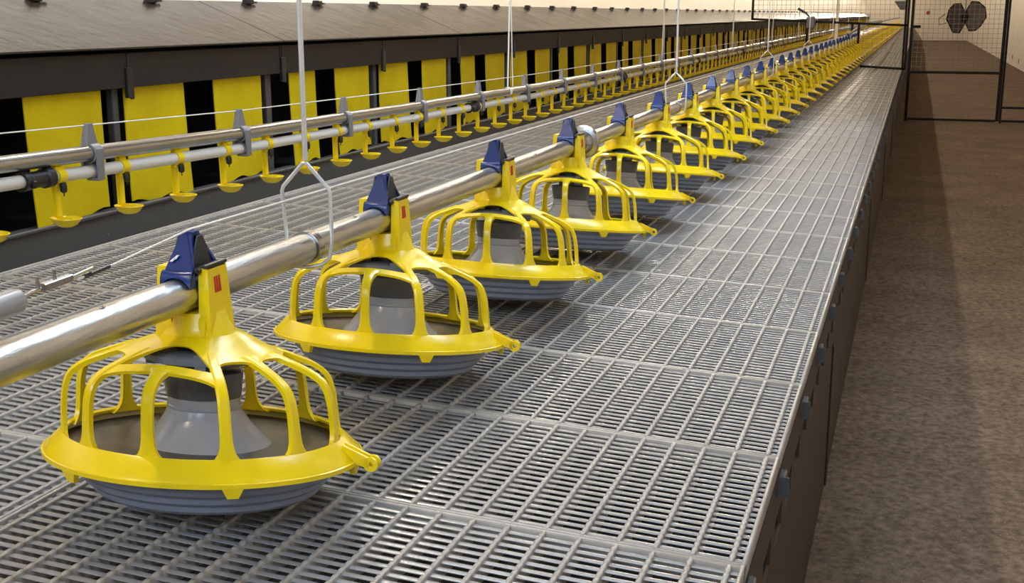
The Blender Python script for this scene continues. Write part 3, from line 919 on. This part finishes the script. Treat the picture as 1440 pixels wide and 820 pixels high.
fr.box(-1.172, -1.148, FY - 0.012, FY + 0.012, -0.322, -0.07).box(-0.622, -0.598, FY - 0.012, FY + 0.012, -0.315, -0.09).box(-0.692, -0.668, FY - 0.012, FY + 0.012, -0.20, -0.085)
gp('frame', fr, M['frame'], p, off)
wm = wire_grid(-1.75, -0.14, -0.05, TOPZ - 0.03, FY)
wm2 = wire_grid(-0.56, -0.14, -0.56, -0.12, FY)
wm.add(wm2.v, wm2.f)
gp('wire_mesh', wm, M['wire'], p, off)

# small motor housing that hangs on the fence bar above the drinker line
mt = thing('winch_motor', 'grey winch casing with a dark crank hung on the black fence bar', 'winch', (-1.119, FY - 0.06, -0.08))
MB().box(-0.045, 0.045, -0.04, 0.045, -0.075, 0.055, 0.012).build('casing', M['grey_box'], mt)
MB().tube([(-0.02, 0, 0.05), (-0.06, 0, 0.095), (-0.145, 0, 0.140)], [0.010, 0.010, 0.014], 10).build('crank', M['black'], mt)
# dark supply hose over the far feeders
hs = MB().tube([(-0.645, 12.6, -0.20), (-0.645, 14.2, -0.16), (-0.66, 18, -0.145), (-0.70, 26, -0.145), (-0.74, 40, -0.14), (-0.74, 56, -0.14)], 0.013, 10).build('supply_hose', M['black'])
tag(hs, 'dark hose strung above the distant feeders behind the fence', 'hose')
# cream post behind the fence
ps = MB().box(-0.930, -0.895, 15.138, 15.173, -0.555, 2.0, 0.004).build('platform_post', M['wall'], None, 0)
tag(ps, 'cream upright post on the platform just behind the mesh fence', 'post')

# ------------------------------------------------------------------ circulation fan and things near the far end
fan = thing('circulation_fan', 'dark octagonal circulation fan hanging behind the mesh gate', 'fan', (0.84, 25.0, -0.055))
for s, w in ((-1, 0.30), (1, 0.34)):
    outer = [(0.02, 0.12), (0.10, 0.27), (0.22, 0.26), (w, 0.16), (w + 0.03, -0.02), (w - 0.06, -0.18), (0.20, -0.26), (0.08, -0.27), (0.0, -0.10)]
    dz = 0.02 * s
    vs = [(s * x, -0.05 + 0.10 * (z / 0.27) * s, z + dz) for x, z in outer]
    n = len(vs)
    vs2 = [(x, y + 0.016, z) for x, y, z in vs]
    fs = [tuple(range(n)), tuple(range(n, 2 * n))[::-1]] + [(i, n + i, n + (i + 1) % n, (i + 1) % n) for i in range(n)]
    if s < 0: fs = [f_[::-1] for f_ in fs]
    MB().add(vs, fs + []).add(vs2, []).build
    m_ = MB().add(vs + vs2, fs); m_.build('blade', M['fan'], fan, 0)
    rim = MB().tube([vs[i % n] for i in range(n + 1)], 0.013, 8, False); rim.build('rim', M['frame'], fan)
MB().lathe([(0.0, -0.12), (0.07, -0.11), (0.085, -0.05), (0.085, 0.10), (0.05, 0.14), (0.0, 0.15)], 20, (0, 0, 0), 'y').build('motor', M['frame'], fan)
mb = MB().tube([(0, 0.03, 0.08), (0, 0.03, 2.055)], 0.010, 8).tube([(-0.36, 0.0, 0.06), (-0.47, 0.0, -0.03), (-0.46, 0, -0.14), (-0.33, 0, -0.11)], 0.012, 8)
mb.build('bracket', M['wire'], fan)
rd = MB().lathe([(0.0, -0.012), (0.085, -0.012), (0.085, 0.0), (0.0, 0.004)], 20, (0.40, END_Y - 0.002, 0.06), 'y').lathe([(0.0, -0.05), (0.03, -0.045), (0.045, -0.012)], 16, (0.40, END_Y - 0.002, 0.06), 'y').build('alarm_bell', M['rednail'])
tag(rd, 'small round red bell on the far cream wall left of the fan', 'bell')
ht = thing('ventilation_unit', 'white box with a grey funnel hanging above the far end of the feeder row', 'ventilator', (-0.62, 50.0, 0.42))
MB().box(-0.28, 0.20, -0.3, 0.3, 0.06, 1.56, 0.03).build('housing', M['white'], ht, 0)
MB().hexa([(-0.06, -0.10, -0.26), (0.10, -0.10, -0.26), (0.10, 0.10, -0.26), (-0.06, 0.10, -0.26), (-0.30, -0.3, 0.06), (0.20, -0.3, 0.06), (0.20, 0.3, 0.06), (-0.30, 0.3, 0.06)]).build('funnel', M['grey_box'], ht, 0)
for i, (y, z, w_) in enumerate(((32.1, -0.925, 'farthest'), (30.2, -0.948, 'middle'), (28.3, -0.975, 'nearest'))):
    b = MB().lathe([(0.0, -0.008), (0.045, -0.008), (0.055, 0.0)], 14, (0, 0, 0), 'y').build('wall_bolt', M['fan'])
    b.location = (2.099, y, z); b.rotation_euler = (0, 0, -PI / 2)
    tag(b, '%s of three dark bolt heads low on the cream right wall' % w_, 'bolt', 'bolts on the right wall')

# ------------------------------------------------------------------ bulbs under the ceiling (out of the frame; they light the house)
def lamp(m):
    t = thing('ceiling_bulb', '', 'lamp', (0, 0, 0), 'bulbs hanging from the ceiling')
    MB().lathe([(0.0, -0.060), (0.022, -0.054), (0.036, -0.036), (0.040, -0.014), (0.034, 0.008), (0.020, 0.030), (0.017, 0.040)], 14).build('bulb', m, t)
    MB().lathe([(0.020, 0.036), (0.022, 0.040), (0.020, 0.085), (0.006, 0.095), (0.004, 0.40)], 14).build('socket', M['black'], t)
    return t
la = lamp(M['bulb'])
for i in range(25):
    o = la if i == 0 else copy_tree(la)
    o.location = (-1.68, -1.0 + 2.4 * i, 1.6)
    o['label'] = 'lit bulb hanging above the nest lids, %s from the camera' % ordinal(i + 1)
lb_ = lamp(M['bulb_side'])
for i in range(16):
    o = lb_ if i == 0 else copy_tree(lb_)
    o.location = (1.25, 1.2 + 3.6 * i, 1.6)
    o['label'] = 'lit bulb hanging above the litter floor, %s from the camera' % ordinal(i + 1)

cp_ = thing('added_fill_light', 'added cool fill panel under the ceiling above the nearest feeders', 'fill light', (-0.5, 3.2, 1.99))  # unseen cool light, added to tint the tops of the near slats
MB().box(-1.05, 1.05, -0.30, 0.30, -0.05, 0.0).build('housing', M['white'], cp_, 0)  # housing of the added fill panel
MB().box(-1.02, 1.02, -0.27, 0.27, -0.056, -0.0502).build('added_fill_diffuser', M['panel'], cp_, 0)
